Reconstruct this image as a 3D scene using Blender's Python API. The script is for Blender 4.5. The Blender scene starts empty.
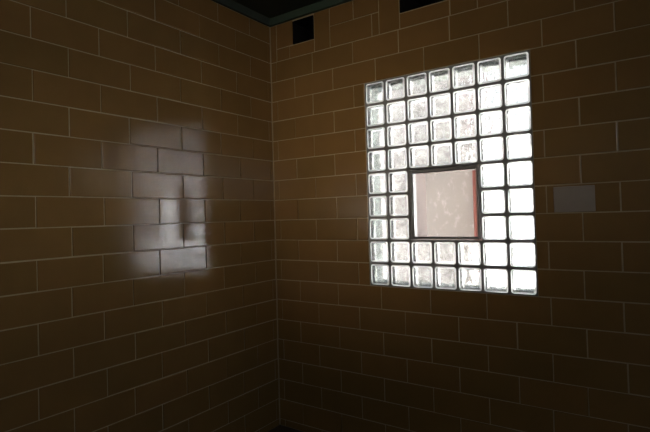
import bpy, bmesh, math, random
from mathutils import Vector, Matrix

random.seed(7)
sc = bpy.context.scene
C = sc.collection
U = 0.15            # one block course, metres
Z0 = 1.10           # height of the window's bottom edge above the floor


def P(x, y, z):
    """course units -> metres (origin: room corner, window's bottom edge)"""
    return Vector((x * U, y * U, z * U + Z0))


# ---------------------------------------------------------------- materials
def new_mat(name):
    m = bpy.data.materials.new(name)
    m.use_nodes = True
    nt = m.node_tree
    nt.nodes.clear()
    out = nt.nodes.new('ShaderNodeOutputMaterial')
    return m, nt, out


def N(nt, typ, **kw):
    n = nt.nodes.new(typ)
    for k, v in kw.items():
        if k in n.inputs:
            n.inputs[k].default_value = v
        else:
            setattr(n, k, v)
    return n


def plain(name, col, rough=0.6, metallic=0.0, var=0.12, scale=8.0, bump=0.1, spec=0.5):
    m, nt, out = new_mat(name)
    b = N(nt, 'ShaderNodeBsdfPrincipled', Roughness=rough, Metallic=metallic)
    b.inputs['Specular IOR Level'].default_value = spec
    tc = N(nt, 'ShaderNodeTexCoord')
    no = N(nt, 'ShaderNodeTexNoise', Scale=scale, Detail=6.0)
    nt.links.new(tc.outputs['Object'], no.inputs['Vector'])
    mx = N(nt, 'ShaderNodeMixRGB')
    mx.inputs['Color1'].default_value = (*[c * (1 - var) for c in col], 1)
    mx.inputs['Color2'].default_value = (*[min(1, c * (1 + var)) for c in col], 1)
    nt.links.new(no.outputs['Fac'], mx.inputs['Fac'])
    nt.links.new(mx.outputs['Color'], b.inputs['Base Color'])
    bp = N(nt, 'ShaderNodeBump', Strength=bump, Distance=0.002)
    nt.links.new(no.outputs['Fac'], bp.inputs['Height'])
    nt.links.new(bp.outputs['Normal'], b.inputs['Normal'])
    nt.links.new(b.outputs['BSDF'], out.inputs['Surface'])
    return m


def tile_mat():
    """brown glazed structural tile, each tile with its own firing tint"""
    m, nt, out = new_mat('glazed_tile')
    b = N(nt, 'ShaderNodeBsdfPrincipled')
    b.inputs['Specular IOR Level'].default_value = 0.72
    at = N(nt, 'ShaderNodeAttribute', attribute_name='tint')
    ramp = N(nt, 'ShaderNodeValToRGB')
    e = ramp.color_ramp.elements
    e[0].position = 0.0
    e[0].color = (0.228, 0.133, 0.046, 1)
    e[1].position = 1.0
    e[1].color = (0.262, 0.145, 0.051, 1)
    nt.links.new(at.outputs['Fac'], ramp.inputs['Fac'])
    tc = N(nt, 'ShaderNodeTexCoord')
    n1 = N(nt, 'ShaderNodeTexNoise', Scale=5.0, Detail=5.0)
    nt.links.new(tc.outputs['Object'], n1.inputs['Vector'])
    mx = N(nt, 'ShaderNodeMixRGB', blend_type='MULTIPLY')
    mx.inputs['Fac'].default_value = 0.25
    nt.links.new(ramp.outputs['Color'], mx.inputs['Color1'])
    nt.links.new(n1.outputs['Fac'], mx.inputs['Color2'])
    nt.links.new(mx.outputs['Color'], b.inputs['Base Color'])
    # orange-peel glaze
    n2 = N(nt, 'ShaderNodeTexNoise', Scale=170.0, Detail=2.0)
    n3 = N(nt, 'ShaderNodeTexNoise', Scale=14.0, Detail=2.0)
    nt.links.new(tc.outputs['Object'], n2.inputs['Vector'])
    nt.links.new(tc.outputs['Object'], n3.inputs['Vector'])
    b1 = N(nt, 'ShaderNodeBump', Strength=0.34, Distance=0.0008)
    nt.links.new(n2.outputs['Fac'], b1.inputs['Height'])
    b2 = N(nt, 'ShaderNodeBump', Strength=0.18, Distance=0.003)
    nt.links.new(n3.outputs['Fac'], b2.inputs['Height'])
    nt.links.new(b1.outputs['Normal'], b2.inputs['Normal'])
    nt.links.new(b2.outputs['Normal'], b.inputs['Normal'])
    at2 = N(nt, 'ShaderNodeAttribute', attribute_name='gloss')
    rr = N(nt, 'ShaderNodeMapRange')
    rr.inputs['To Min'].default_value = 0.07
    rr.inputs['To Max'].default_value = 0.12
    nt.links.new(at2.outputs['Fac'], rr.inputs['Value'])
    nt.links.new(rr.outputs['Result'], b.inputs['Roughness'])
    nt.links.new(b.outputs['BSDF'], out.inputs['Surface'])
    return m


def glass_mat(name='wavy_block_glass', scatter=0.16, grime=0.45):
    """pressed wavy glass of the blocks: refracts, and scatters part of the daylight"""
    m, nt, out = new_mat(name)
    tc = N(nt, 'ShaderNodeTexCoord')
    n1 = N(nt, 'ShaderNodeTexNoise', Scale=26.0, Detail=3.0, Distortion=0.8)
    n2 = N(nt, 'ShaderNodeTexNoise', Scale=85.0, Detail=3.0)
    mp = N(nt, 'ShaderNodeMapping')
    mp.inputs['Scale'].default_value = (1.5, 1.0, 0.8)
    nt.links.new(tc.outputs['Object'], mp.inputs['Vector'])
    nt.links.new(mp.outputs['Vector'], n1.inputs['Vector'])
    nt.links.new(tc.outputs['Object'], n2.inputs['Vector'])
    b1 = N(nt, 'ShaderNodeBump', Strength=0.35, Distance=0.012)
    nt.links.new(n1.outputs['Fac'], b1.inputs['Height'])
    b2 = N(nt, 'ShaderNodeBump', Strength=0.2, Distance=0.003)
    nt.links.new(n2.outputs['Fac'], b2.inputs['Height'])
    nt.links.new(b1.outputs['Normal'], b2.inputs['Normal'])
    g = N(nt, 'ShaderNodeBsdfGlass', IOR=1.45, Roughness=0.12)
    g.inputs['Color'].default_value = (0.96, 0.985, 0.97, 1)
    nt.links.new(b2.outputs['Normal'], g.inputs['Normal'])
    t = N(nt, 'ShaderNodeBsdfTranslucent')
    t.inputs['Color'].default_value = (0.86, 0.88, 0.86, 1)
    # grime in the pressed pattern
    n4 = N(nt, 'ShaderNodeTexNoise', Scale=22.0, Detail=6.0, Roughness=0.65, Distortion=1.2)
    nt.links.new(tc.outputs['Object'], n4.inputs['Vector'])
    r = N(nt, 'ShaderNodeValToRGB')
    r.color_ramp.elements[0].position = 0.36
    r.color_ramp.elements[0].color = (grime, grime, grime, 1)
    r.color_ramp.elements[1].position = 0.58
    r.color_ramp.elements[1].color = (0.93, 0.94, 0.93, 1)
    nt.links.new(n4.outputs['Fac'], r.inputs['Fac'])
    nt.links.new(r.outputs['Color'], t.inputs['Color'])
    r2 = N(nt, 'ShaderNodeValToRGB')
    r2.color_ramp.elements[0].position = 0.38
    r2.color_ramp.elements[0].color = (0.66, 0.68, 0.66, 1)
    r2.color_ramp.elements[1].position = 0.56
    r2.color_ramp.elements[1].color = (0.93, 0.95, 0.95, 1)
    nt.links.new(n4.outputs['Fac'], r2.inputs['Fac'])
    nt.links.new(r2.outputs['Color'], g.inputs['Color'])
    mx = N(nt, 'ShaderNodeMixShader')
    mx.inputs['Fac'].default_value = scatter
    nt.links.new(g.outputs['BSDF'], mx.inputs[1])
    nt.links.new(t.outputs['BSDF'], mx.inputs[2])
    nt.links.new(mx.outputs['Shader'], out.inputs['Surface'])
    return m


def pane_mat():
    m, nt, out = new_mat('clear_pane_glass')
    tr = N(nt, 'ShaderNodeBsdfTransparent')
    tr.inputs['Color'].default_value = (0.97, 0.98, 0.975, 1)
    gl = N(nt, 'ShaderNodeBsdfGlossy', Roughness=0.02)
    fr = N(nt, 'ShaderNodeFresnel', IOR=1.25)
    mx = N(nt, 'ShaderNodeMixShader')
    nt.links.new(fr.outputs['Fac'], mx.inputs['Fac'])
    nt.links.new(tr.outputs['BSDF'], mx.inputs[1])
    nt.links.new(gl.outputs['BSDF'], mx.inputs[2])
    nt.links.new(mx.outputs['Shader'], out.inputs['Surface'])
    return m


def stucco_mat():
    """pinkish plaster with whitish stains running down it"""
    m, nt, out = new_mat('stained_pink_plaster')
    b = N(nt, 'ShaderNodeBsdfPrincipled', Roughness=0.9)
    tc = N(nt, 'ShaderNodeTexCoord')
    mp = N(nt, 'ShaderNodeMapping')
    mp.inputs['Scale'].default_value = (5.5, 5.5, 3.6)
    mp.inputs['Rotation'].default_value = (0, 0.5, 0)
    nt.links.new(tc.outputs['Object'], mp.inputs['Vector'])
    n1 = N(nt, 'ShaderNodeTexNoise', Scale=2.3, Detail=10.0, Roughness=0.78, Distortion=0.2)
    nt.links.new(mp.outputs['Vector'], n1.inputs['Vector'])
    r = N(nt, 'ShaderNodeValToRGB')
    r.color_ramp.elements[0].position = 0.54
    r.color_ramp.elements[0].color = (0.235, 0.215, 0.217, 1)
    r.color_ramp.elements[1].position = 0.70
    r.color_ramp.elements[1].color = (0.40, 0.385, 0.385, 1)
    nt.links.new(n1.outputs['Fac'], r.inputs['Fac'])
    nt.links.new(r.outputs['Color'], b.inputs['Base Color'])
    bp = N(nt, 'ShaderNodeBump', Strength=0.3, Distance=0.01)
    nt.links.new(n1.outputs['Fac'], bp.inputs['Height'])
    nt.links.new(bp.outputs['Normal'], b.inputs['Normal'])
    nt.links.new(b.outputs['BSDF'], out.inputs['Surface'])
    return m


TILE = tile_mat()
GROUT = plain('wall_mortar', (0.36, 0.275, 0.17), 0.42, var=0.2, scale=30, bump=0.4)
GLASS = glass_mat()
RIM = glass_mat('frosted_block_rim', 0.85, 0.92)
COAT = plain('white_edge_coating', (0.86, 0.88, 0.87), 0.7, var=0.04)
JOINT = plain('grey_block_mortar', (0.17, 0.16, 0.15), 0.9, var=0.2, scale=40, bump=0.5)
STEEL = plain('dark_painted_steel', (0.030, 0.028, 0.028), 0.5, metallic=0.0, var=0.2, scale=20)
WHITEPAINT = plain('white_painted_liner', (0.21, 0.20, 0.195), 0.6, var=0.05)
STUCCO = stucco_mat()
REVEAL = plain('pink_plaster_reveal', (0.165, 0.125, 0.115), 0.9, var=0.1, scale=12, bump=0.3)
RED = plain('red_oxide_paint', (0.15, 0.042, 0.033), 0.6, var=0.15, scale=12)
CEIL = plain('dark_green_ceiling_paint', (0.030, 0.042, 0.032), 0.75, var=0.15, scale=6)
TRIMP = plain('green_trim_paint', (0.045, 0.075, 0.052), 0.6, var=0.15, scale=10)
FLOORM = plain('dark_floor', (0.06, 0.04, 0.025), 0.6, var=0.2, scale=5)
DUCT = plain('unlit_black_sleeve', (0.010, 0.009, 0.009), 0.9, var=0.2, scale=10, spec=0.05)  # near-black stands for the unlit depth of the openings
PLATE = plain('greyish_painted_plate', (0.31, 0.265, 0.235), 0.22, var=0.10, scale=14, bump=0.06, spec=0.7)
CONC = plain('pale_concrete_ground', (0.72, 0.70, 0.67), 0.9, var=0.08, scale=3)
CHALK = plain('white_wash', (0.84, 0.84, 0.83), 0.9, var=0.05, scale=4)
GREYREV = plain('shade_grey_reveal', (0.16, 0.18, 0.165), 0.85, var=0.15, scale=9, bump=0.3)  # dark grey-green includes the shade under the window head
VENTG = plain('grey_vent_frame', (0.20, 0.19, 0.18), 0.6, var=0.15, scale=20)
PANE = pane_mat()


# ---------------------------------------------------------------- mesh helpers
def box(bm, lo, hi, mi=0):
    (x0, y0, z0), (x1, y1, z1) = lo, hi
    v = [bm.verts.new(p) for p in ((x0, y0, z0), (x1, y0, z0), (x1, y1, z0), (x0, y1, z0),
                                   (x0, y0, z1), (x1, y0, z1), (x1, y1, z1), (x0, y1, z1))]
    fs = []
    for q in ((0, 3, 2, 1), (4, 5, 6, 7), (0, 1, 5, 4), (1, 2, 6, 5), (2, 3, 7, 6), (3, 0, 4, 7)):
        f = bm.faces.new([v[i] for i in q])
        f.material_index = mi
        fs.append(f)
    return fs


def link(name, bm, mats, parent=None, smooth=False, bevel=0.0, segs=2):
    me = bpy.data.meshes.new(name)
    bm.normal_update()
    bm.to_mesh(me)
    bm.free()
    for m in mats:
        me.materials.append(m)
    if smooth:
        for p in me.polygons:
            p.use_smooth = True
    o = bpy.data.objects.new(name, me)
    C.objects.link(o)
    if parent:
        o.parent = parent
    if bevel:
        md = o.modifiers.new('bevel', 'BEVEL')
        md.width = bevel
        md.segments = segs
        md.limit_method = 'ANGLE'
    return o


def tag(o, label, cat=None, kind=None, group=None):
    o['label'] = label
    if cat:
        o['category'] = cat
    if kind:
        o['kind'] = kind
    if group:
        o['group'] = group
    return o


# ---------------------------------------------------------------- tiled walls
GAP = 0.044      # mortar joint, course units
BEV = 0.013
DEPTH = 0.034    # how far the tile faces stand out of the mortar


def add_tile(bm, lt, lg, to3, a0, a1, z0, z1):
    """one glazed tile: cushioned edge, slight tilt; to3(a, depth, z) -> point; depth>0 is into the room"""
    g = GAP / 2
    a0 += g + random.uniform(-.006, .006)
    a1 -= g + random.uniform(-.006, .006)
    z0 += g + random.uniform(-.006, .006)
    z1 -= g + random.uniform(-.006, .006)
    if a1 - a0 < .08 or z1 - z0 < .08:
        return
    ca, cz = (a0 + a1) / 2, (z0 + z1) / 2
    ta, tz = random.gauss(0, .0030), random.gauss(0, .0035)
    off = random.uniform(-.010, .010)
    tint, gloss = random.random(), random.random()

    def ring(ins, d, tilt):
        pts = []
        for a, z in ((a0 + ins, z0 + ins), (a1 - ins, z0 + ins), (a1 - ins, z1 - ins), (a0 + ins, z1 - ins)):
            dd = d
            if tilt:
                dd += off + ta * (a - ca) + tz * (z - cz)
            pts.append(bm.verts.new(to3(a, dd, z)))
        return pts
    rings = [ring(0, -.02, False), ring(0, DEPTH - BEV, True), ring(BEV * .3, DEPTH - BEV * .3, True), ring(BEV, DEPTH, True)]
    faces = []
    for r0, r1 in zip(rings, rings[1:]):
        for i in range(4):
            j = (i + 1) % 4
            faces.append(bm.faces.new((r0[i], r0[j], r1[j], r1[i])))
    faces.append(bm.faces.new(rings[-1]))
    for f in faces:
        f.material_index = 0
        f[lt] = tint
        f[lg] = gloss
    return


def cut(spans, holes, z0, z1):
    """clip tile rectangles against rectangular holes (a0,a1,z0,z1)"""
    out = []
    for a0, a1 in spans:
        segs = [(a0, a1)]
        for h in holes:
            if h[2] < z1 - .01 and h[3] > z0 + .01:
                ns = []
                for s0, s1 in segs:
                    if h[1] <= s0 or h[0] >= s1:
                        ns.append((s0, s1))
                    else:
                        if h[0] > s0:
                            ns.append((s0, h[0]))
                        if h[1] < s1:
                            ns.append((h[1], s1))
                segs = ns
        out += segs
    return out


def backing(bm, to3, a0, a1, z0, z1, holes, thick):
    """mortar body with real openings: a grid of boxes left out where the holes are"""
    aa = sorted({a0, a1, *[h[0] for h in holes], *[h[1] for h in holes]})
    zz = sorted({z0, z1, *[h[2] for h in holes], *[h[3] for h in holes]})

    def solid(i, k):
        if i < 0 or k < 0 or i >= len(aa) - 1 or k >= len(zz) - 1:
            return False
        ca, cz = (aa[i] + aa[i + 1]) / 2, (zz[k] + zz[k + 1]) / 2
        return not any(h[0] < ca < h[1] and h[2] < cz < h[3] for h in holes)

    def quad(p):
        f = bm.faces.new([bm.verts.new(to3(*q)) for q in p])
        f.material_index = 1
    for i in range(len(aa) - 1):
        for k in range(len(zz) - 1):
            if not solid(i, k):
                continue
            A0, A1, K0, K1 = aa[i], aa[i + 1], zz[k], zz[k + 1]
            quad([(A0, 0, K0), (A1, 0, K0), (A1, 0, K1), (A0, 0, K1)])
            quad([(A1, -thick, K0), (A0, -thick, K0), (A0, -thick, K1), (A1, -thick, K1)])
            if not solid(i - 1, k):
                quad([(A0, -thick, K0), (A0, 0, K0), (A0, 0, K1), (A0, -thick, K1)])
            if not solid(i + 1, k):
                quad([(A1, 0, K0), (A1, -thick, K0), (A1, -thick, K1), (A1, 0, K1)])
            if not solid(i, k - 1):
                quad([(A0, -thick, K0), (A1, -thick, K0), (A1, 0, K0), (A0, 0, K0)])
            if not solid(i, k + 1):
                quad([(A0, 0, K1), (A1, 0, K1), (A1, -thick, K1), (A0, -thick, K1)])


ZF = -Z0 / U                 # floor in course units
ZC = 12.87                   # wall top / underside of the green trim
W0, W1, WH = 5.5, 12.5, 9.0  # window
XR, YB = 40.0, -58.0         # right and back walls
THICK = 1.35

POCKET1 = (1.53, 2.79, 11.64, 12.77)
POCKET2 = (7.36, 9.52, 11.68, 12.80)
HOLE = (W0, W1, 0.0, WH)


def to_win(a, d, z):
    return P(a, -d, z)


def to_left(a, d, z):       # a runs from the corner towards the camera
    return P(d, -a, z)


def span_list(joints, a0, a1):
    j = [a0] + [q for q in joints if a0 + .05 < q < a1 - .05] + [a1]
    return list(zip(j, j[1:]))


# window wall ----------------------------------------------------------------
bm = bmesh.new()
lt = bm.faces.layers.float.new('tint')
lg = bm.faces.layers.float.new('gloss')
jC = [0.38 + 2.275 * k for k in range(18)]
jD = [1.53 + 2.275 * k for k in range(18)]
holes = [HOLE]
k = math.floor(ZF)
while k < 11:
    zz0 = max(k, ZF)
    js = jC if k % 2 == 0 else jD
    jit = [q + random.uniform(-.03, .03) for q in js]
    for s in cut(span_list(jit, 0.05, XR), holes, zz0, k + 1):
        add_tile(bm, lt, lg, to_win, s[0], s[1], zz0, k + 1)
    k += 1
for r in ((0.05, .44, 11, ZC), (.44, 1.51, 11.64, ZC), (.44, 1.28, 11, 11.64), (1.28, 2.81, 11, 11.62),
          (1.51, 2.81, 12.79, ZC), (2.81, 3.72, 11, ZC), (3.72, 5.97, 11, 12), (5.97, 6.33, 11, 12),
          (3.72, 5.03, 12, ZC), (5.03, 6.33, 12, ZC), (6.33, 7.33, 11, ZC), (7.33, 9.55, 11, 11.65),
          (7.33, 9.55, 12.82, ZC), (9.55, 10.65, 11, ZC)):
    add_tile(bm, lt, lg, to_win, *r)
for s in span_list(jD, 10.65, XR):
    add_tile(bm, lt, lg, to_win, s[0], s[1], 11, 12)
for s in span_list(jC, 10.65, XR):
    add_tile(bm, lt, lg, to_win, s[0], s[1], 12, ZC)
backing(bm, to_win, -1.4, XR, ZF, ZC + .38, [HOLE, POCKET1, POCKET2], THICK)
ww = link('wall_back', bm, [TILE, GROUT])
tag(ww, 'brown glazed block wall holding the glass block window', 'wall', 'structure')

# left wall -------------------------------------------------------------------
bm = bmesh.new()
lt = bm.faces.layers.float.new('tint')
lg = bm.faces.layers.float.new('gloss')
jA = [1.50, 3.48, 5.65, 7.97, 10.23] + [10.23 + 2.275 * k for k in range(1, 22)]
jB = [0.27, 2.40, 4.55, 6.80, 9.08, 11.30] + [11.30 + 2.275 * k for k in range(1, 22)]
k = math.floor(ZF)
while k < 13:
    zz0, zz1 = max(k, ZF), min(k + 1, ZC)
    if k == 12:
        zz1 = ZC
    js = [q + random.uniform(-.05, .05) for q in (jA if k % 2 == 0 else jB)]
    for s in span_list(js, 0.05, -YB):
        add_tile(bm, lt, lg, to_left, s[0], s[1], zz0, zz1)
    k += 1
backing(bm, to_left, 0.0, -YB, ZF, ZC + .38, [], THICK)
bmesh.ops.reverse_faces(bm, faces=bm.faces[:])
lw = link('wall_left', bm, [TILE, GROUT])
tag(lw, 'brown glazed block wall on the left, with the window mirrored in its glaze', 'wall', 'structure')

# rest of the room shell --------------------------------------------------------
m_u = lambda *q: tuple(P(*q))
bm = bmesh.new()
for q in ((YB, -50, ZF, ZC + .38), (-12, 0, ZF, ZC + .38), (-50, -12, ZF, 7.3), (-50, -12, 12.4, ZC + .38)):  # high opening added to pass and trim the side fill
    box(bm, m_u(XR, q[0], q[2]), m_u(XR + 1.3, q[1], q[3]))
tag(link('wall_right', bm, [GROUT]), 'plain wall on the right with an added high opening for the fill light, outside the frame', 'wall', 'structure')
bm = bmesh.new()
for q in ((-1.4, 24.0, ZF, ZC + .38), (35.0, XR + 1.3, ZF, ZC + .38), (24.0, 35.0, ZF, 0.9), (24.0, 35.0, 9.4, ZC + .38)):  # opening added to shape the spot from behind
    box(bm, m_u(q[0], YB - 1.3, q[2]), m_u(q[1], YB, q[3]))
tag(link('wall_front', bm, [GROUT]), 'plain wall behind the camera with an added opening that shapes the fill spot', 'wall', 'structure')
bm = bmesh.new(); box(bm, m_u(-1.4, YB - 1.3, ZF - .7), m_u(XR + 1.3, THICK, ZF))
tag(link('floor', bm, [FLOORM]), 'dark floor under the brown block walls', 'floor', 'structure')
bm = bmesh.new(); box(bm, m_u(-1.4, YB - 1.3, ZC + .38), m_u(XR + 1.3, THICK, ZC + 1.4))
tag(link('ceiling', bm, [CEIL]), 'dark green ceiling above the corner', 'ceiling', 'structure')
bm = bmesh.new(); box(bm, m_u(0.02, -.16, ZC), m_u(XR, 0, ZC + .38))
tag(link('trim_1', bm, [TRIMP], bevel=.003), 'green painted trim along the top of the window wall', 'trim', 'structure')
bm = bmesh.new(); box(bm, m_u(0.0, YB, ZC), m_u(.16, -.16, ZC + .38))
tag(link('trim_2', bm, [CEIL], bevel=.003), 'dark trim along the top of the left wall', 'trim', 'structure')

# ---------------------------------------------------------------- the glass block window
win = bpy.data.objects.new('window_1', None)
win.location = P(9, 0, 0)
win.empty_display_size = .2
C.objects.link(win)
tag(win, 'square-gridded glass block window glowing with daylight, a small vent in its middle', 'window', 'structure')
WL = win.location
BD = 0.62                     # block depth, units
REC = 0.0                    # set back from the mortar face
VX0, VX1, VZ0, VZ1 = 2, 5, 2, 5   # vent: columns 2..4, rows 2..4 (from below)


def rounded(w, r, n=4):
    pts = []
    for cx, cz, a in ((w - r, w - r, 0), (-w + r, w - r, 90), (-w + r, -w + r, 180), (w - r, -w + r, 270)):
        for i in range(n + 1):
            t = math.radians(a + 90 * i / n)
            pts.append((cx + r * math.cos(t), cz + r * math.sin(t)))
    return pts


def block_mesh():
    """pressed glass block: pillow-edged faces of wavy glass, white-coated sides"""
    bm = bmesh.new()
    h = .452 * U
    d = BD * U

    def ring(w, r, y):
        return [bm.verts.new((px, y, pz)) for px, pz in rounded(w, r)]
    e = .032 * U
    R = .11 * U
    rg = [ring(h - 2.2 * e, R * .55, 0.0), ring(h - e, R * .8, .15 * e), ring(h - .25 * e, R * .95, .6 * e), ring(h, R, 1.5 * e),
          ring(h, R, d - 1.5 * e), ring(h - .25 * e, R * .95, d - .6 * e), ring(h - e, R * .8, d - .15 * e), ring(h - 2.2 * e, R * .55, d)]
    n = len(rg[0])
    for q, (a, b) in enumerate(zip(rg, rg[1:])):
        for i in range(n):
            j = (i + 1) % n
            f = bm.faces.new((a[i], a[j], b[j], b[i]))
            f.material_index = 1 if q == 3 else 2
    bm.faces.new(rg[0])
    bm.faces.new(list(reversed(rg[-1])))
    bmesh.ops.recalc_face_normals(bm, faces=bm.faces[:])
    for f in bm.faces:
        f.smooth = len(f.verts) == 4
    return bm


proto = None
for r in range(9):
    for c in range(7):
        if VX0 <= c < VX1 and VZ0 <= r < VZ1:
            continue
        loc = P(W0 + c + .5, REC, r + .5) - WL
        if proto is None:
            proto = link('glass_block', block_mesh(), [GLASS, COAT, RIM])
            o = proto
        else:
            o = proto.copy()
            o.data = proto.data.copy()
            # each block is pressed a little differently: shift the pattern by moving the mesh against its origin
            C.objects.link(o)
        o.parent = win
        # move the origin so that the object-space glass pattern differs from block to block
        sh = Vector((random.uniform(-3, 3), 0, random.uniform(-3, 3)))
        if o is proto:
            base = [v.co.copy() for v in o.data.vertices]
        for v, co in zip(o.data.vertices, base):
            v.co = co + sh
        o.location = loc - sh

# mortar grid between the blocks
bm = bmesh.new()
J = .052
HB = .452                    # half width of the openings the blocks sit in
for r in range(9):
    for c in range(7):
        if VX0 <= c < VX1 and VZ0 <= r < VZ1:
            continue
        cx, cz = W0 + c + .5, r + .5
        inner = rounded(HB - .002, .11)
        n = len(inner)
        rr_ = []
        for y in (.022, BD - .03):
            o_ = [bm.verts.new(P(cx + px, y, cz + pz) - WL) for px, pz in inner]
            q_ = []
            for px, pz in inner:
                k_ = .5 / max(abs(px), abs(pz))
                q_.append(bm.verts.new(P(cx + px * k_, y, cz + pz * k_) - WL))
            rr_.append((o_, q_))
        for lev, (o_, q_) in enumerate(rr_):
            for i in range(n):
                j = (i + 1) % n
                poly = (o_[i], o_[j], q_[j], q_[i])
                bm.faces.new(poly if lev else tuple(reversed(poly)))
        (o0, q0), (o1, q1) = rr_
        for i in range(n):
            j = (i + 1) % n
            bm.faces.new((o0[i], o0[j], o1[j], o1[i]))
            bm.faces.new((q0[j], q0[i], q1[i], q1[j]))
bmesh.ops.recalc_face_normals(bm, faces=bm.faces[:])
link('mortar_grid', bm, [JOINT], win)

# outer reveal of the window opening (jambs, head, sill; shade is in the dark grey-green)
bm = bmesh.new()
t = .02
yA, yB = BD + REC + .03, THICK + .02
for lo, hi in (((W0, yA, 0), (W0 + t, yB, WH)), ((W1 - t, yA, 0), (W1, yB, WH)), ((W0 + t, yA, WH - .2), (W1 - t, yB, WH)), ((W0 + t, yA, 0), (W1 - t, yB, .13))):  # head and sill thickened so their shade shows as dark bands
    box(bm, P(*lo) - WL, P(*hi) - WL)
link('reveal', bm, [GREYREV], win)

# ---------------------------------------------------------------- vent in the window
vent = bpy.data.objects.new('hopper_vent', None)
vent.location = P(9, 0, VZ0)
C.objects.link(vent)
tag(vent, 'square dark metal framed clear opening in the middle of the glass block window', 'vent', 'thing')
VL = vent.location
fx0, fx1, fz0, fz1 = W0 + VX0 + J, W0 + VX1 - J, VZ0 + J, VZ1 - J


def ringbox(bm, x0, x1, z0, z1, wl, wr, wb, wt, y0, y1, org):
    for lo, hi in (((x0, y0, z0), (x0 + wl, y1, z1)), ((x1 - wr, y0, z0), (x1, y1, z1)),
                   ((x0 + wl, y0, z0), (x1 - wr, y1, z0 + wb)), ((x0 + wl, y0, z1 - wt), (x1 - wr, y1, z1))):
        box(bm, P(*lo) - org, P(*hi) - org)


bm = bmesh.new()
ringbox(bm, fx0 + .002, fx1 - .002, fz0 + .002, fz1 - .002, .105, .075, .075, .10, -.035, .16, VL)
link('frame', bm, [VENTG], vent, bevel=.0025)
bm = bmesh.new()
ringbox(bm, fx0 + .10, fx1 - .07, fz0 + .07, fz1 - .095, .045, .02, .035, .045, .03, .13, VL)
link('sash', bm, [STEEL], vent, bevel=.002)
bm = bmesh.new()
box(bm, P(fx0 + .14, .075, fz0 + .10) - VL, P(fx1 - .085, .095, fz1 - .135) - VL)
link('pane', bm, [PANE], vent)
bm = bmesh.new()
ringbox(bm, fx0 + .002, fx1 - .002, fz0 + .002, fz1 - .002, .10, .06, .06, .09, .165, .42, VL)
link('liner', bm, [WHITEPAINT], vent)['label'] = 'white painted liner of the opening'
bm = bmesh.new()
ringbox(bm, fx0 + .002, fx1 - .002, fz0 + .002, fz1 - .002, .10, .05, .04, .06, .425, THICK + .1, VL)
link('outer_reveal', bm, [REVEAL], vent)['label'] = 'pinkish plastered outer reveal'

# ---------------------------------------------------------------- openings under the ceiling
def pocket(p, label, depth=2.6):
    x0, x1, z0, z1 = p
    bm = bmesh.new()
    t, g = .03, .004
    y0 = -.065
    x0 += g; x1 -= g; z0 += g; z1 -= g
    org = P((x0 + x1) / 2, 0, z0)
    for lo, hi in (((x0, y0, z0), (x0 + t, depth, z1)), ((x1 - t, y0, z0), (x1, depth, z1)),
                   ((x0 + t, y0, z0), (x1 - t, depth, z0 + t)), ((x0 + t, y0, z1 - t), (x1 - t, depth, z1)),
                   ((x0 + t, depth - t, z0 + t), (x1 - t, depth, z1 - t))):
        box(bm, P(*lo) - org, P(*hi) - org)
    o = link('vent_opening', bm, [DUCT])
    o.location = org
    return tag(o, label, 'vent opening', 'thing')


pocket(POCKET1, 'small square black opening under the ceiling right beside the corner')
pocket(POCKET2, 'wide black opening at the top of the wall above the glass block window')

# ---------------------------------------------------------------- plate on the wall
bm = bmesh.new()
org = P(13.8, 0, 3.03)
box(bm, P(13.14, -.075, 3.03) - org, P(14.44, -.030, 3.93) - org)
pl = link('cover_plate', bm, [PLATE], bevel=.003, segs=3)
pl.location = org
tag(pl, 'blank greyish rectangular plate on the dark wall right of the window', 'plate', 'thing')

# ---------------------------------------------------------------- outside
yO = 11.0
xE = 16.27 - (16.27 - 10.22) * (18.505 + yO - .25) / 18.505 + .43
bm = bmesh.new(); box(bm, m_u(-40, yO, ZF), m_u(xE - .45, yO + 1.3, 19))
tag(link('wall_outside', bm, [STUCCO]), 'pinkish plaster wall with white stains seen through the vent', 'wall', 'structure')
bm = bmesh.new(); box(bm, m_u(xE - .43, yO - .25, ZF), m_u(xE, yO + 1.3, 19))
rp = link('corner_post', bm, [RED], bevel=.01)
tag(rp, 'narrow red post at the end of the pink wall outside the vent', 'post', 'thing')
bm = bmesh.new(); box(bm, m_u(-60, THICK + .1, ZF - .6), m_u(80, 120, ZF))
tag(link('ground_outside', bm, [CONC]), 'pale concrete ground outside the window', 'ground', 'structure')

bm = bmesh.new(); box(bm, (-6.0, 8.0, 0.0), (40.0, 8.3, 2.75))  # added white wall, bounces sun into the blocks and the left wall reflection
tag(link('far_bounce_wall', bm, [CHALK]), 'added sunlit white wall far outside, brightening the right hand glass blocks', 'wall', 'structure')
bm = bmesh.new(); box(bm, m_u(-1.4, YB - 1.3, ZC + 1.4), m_u(XR + 1.3, THICK, 36))  # added unseen block, keeps the sun off the pink wall
tag(link('upper_sun_blocker', bm, [CHALK]), 'added unseen mass above the room that shades the pink wall', 'wall', 'structure')

# ---------------------------------------------------------------- light
w = bpy.data.worlds.new('World')
sc.world = w
w.use_nodes = True
nt = w.node_tree
nt.nodes.clear()
wo = nt.nodes.new('ShaderNodeOutputWorld')
bg = nt.nodes.new('ShaderNodeBackground')
bg.inputs['Color'].default_value = (0.84, 0.93, 1.0, 1)
bg.inputs['Strength'].default_value = 2.0
nt.links.new(bg.outputs[0], wo.inputs[0])

s = bpy.data.lights.new('sun', 'SUN')
s.energy = 108.0
s.angle = math.radians(1)
s.color = (1, .985, .97)
so = bpy.data.objects.new('sun', s)
C.objects.link(so)
so.rotation_euler = Vector((.12, .75, -.85)).to_track_quat('-Z', 'Y').to_euler()

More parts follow.
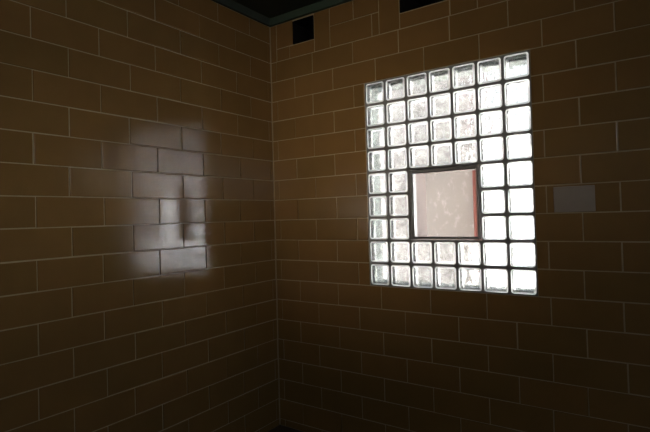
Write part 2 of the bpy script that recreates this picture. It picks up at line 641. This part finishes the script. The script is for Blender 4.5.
L = bpy.data.lights.new('rear_fill_spot', 'SPOT')  # added unseen spot, brightens both walls from behind the camera
L.energy = 10800
L.color = (1.0, .86, .68)
L.spot_size = math.radians(14)
L.spot_blend = 1.0
L.shadow_soft_size = 2.2
lo = bpy.data.objects.new('rear_fill_spot', L)
C.objects.link(lo)
lo.location = P(67, -150, 6)
lo.rotation_euler = (P(4, 0, 8.5) - lo.location).to_track_quat('-Z', 'Y').to_euler()

A = bpy.data.lights.new('right_fill_area', 'AREA')  # added unseen fill, brightens the left wall from the right
A.shape = 'RECTANGLE'
A.size = 5.0
A.size_y = .5
A.energy = 24
A.color = (1.0, .86, .70)
ao = bpy.data.objects.new('right_fill_area', A)
C.objects.link(ao)
ao.location = P(56, -34, 10.2)
ao.rotation_euler = Matrix(((0, 0, 1), (1, 0, 0), (0, 1, 0))).to_euler()   # faces -x, long side along y

# ---------------------------------------------------------------- camera
FPX, YAW, PIT, ROL = 480.33, -0.595731, 0.0163407, -0.0277667
cam = bpy.data.cameras.new('camera')
cam.sensor_width = 36
cam.lens = 36 * FPX / 650
cam.shift_x = -10.0 / 650
cam.shift_y = -7.36 / 650
cam.clip_start = .02
co = bpy.data.objects.new('camera', cam)
C.objects.link(co)
F = Vector((math.sin(YAW) * math.cos(PIT), math.cos(YAW) * math.cos(PIT), math.sin(PIT)))
R0 = F.cross(Vector((0, 0, 1))).normalized()
U0 = R0.cross(F)
R = R0 * math.cos(ROL) + U0 * math.sin(ROL)
UU = -R0 * math.sin(ROL) + U0 * math.cos(ROL)
M = Matrix((R, UU, -F)).transposed().to_4x4()
M.translation = P(16.2701, -18.505, 3.10245)
co.matrix_world = M
sc.camera = co

vs = sc.view_settings
sc.display_settings.display_device = 'sRGB'
vs.view_transform = 'Standard'
vs.look = 'None'
vs.exposure = 0.0
vs.gamma = 1.0
vs.use_curve_mapping = False
sc.cycles.max_bounces = 14
sc.cycles.transmission_bounces = 12
sc.cycles.diffuse_bounces = 5
sc.cycles.sample_clamp_indirect = 12.0
sc.cycles.blur_glossy = 0.3
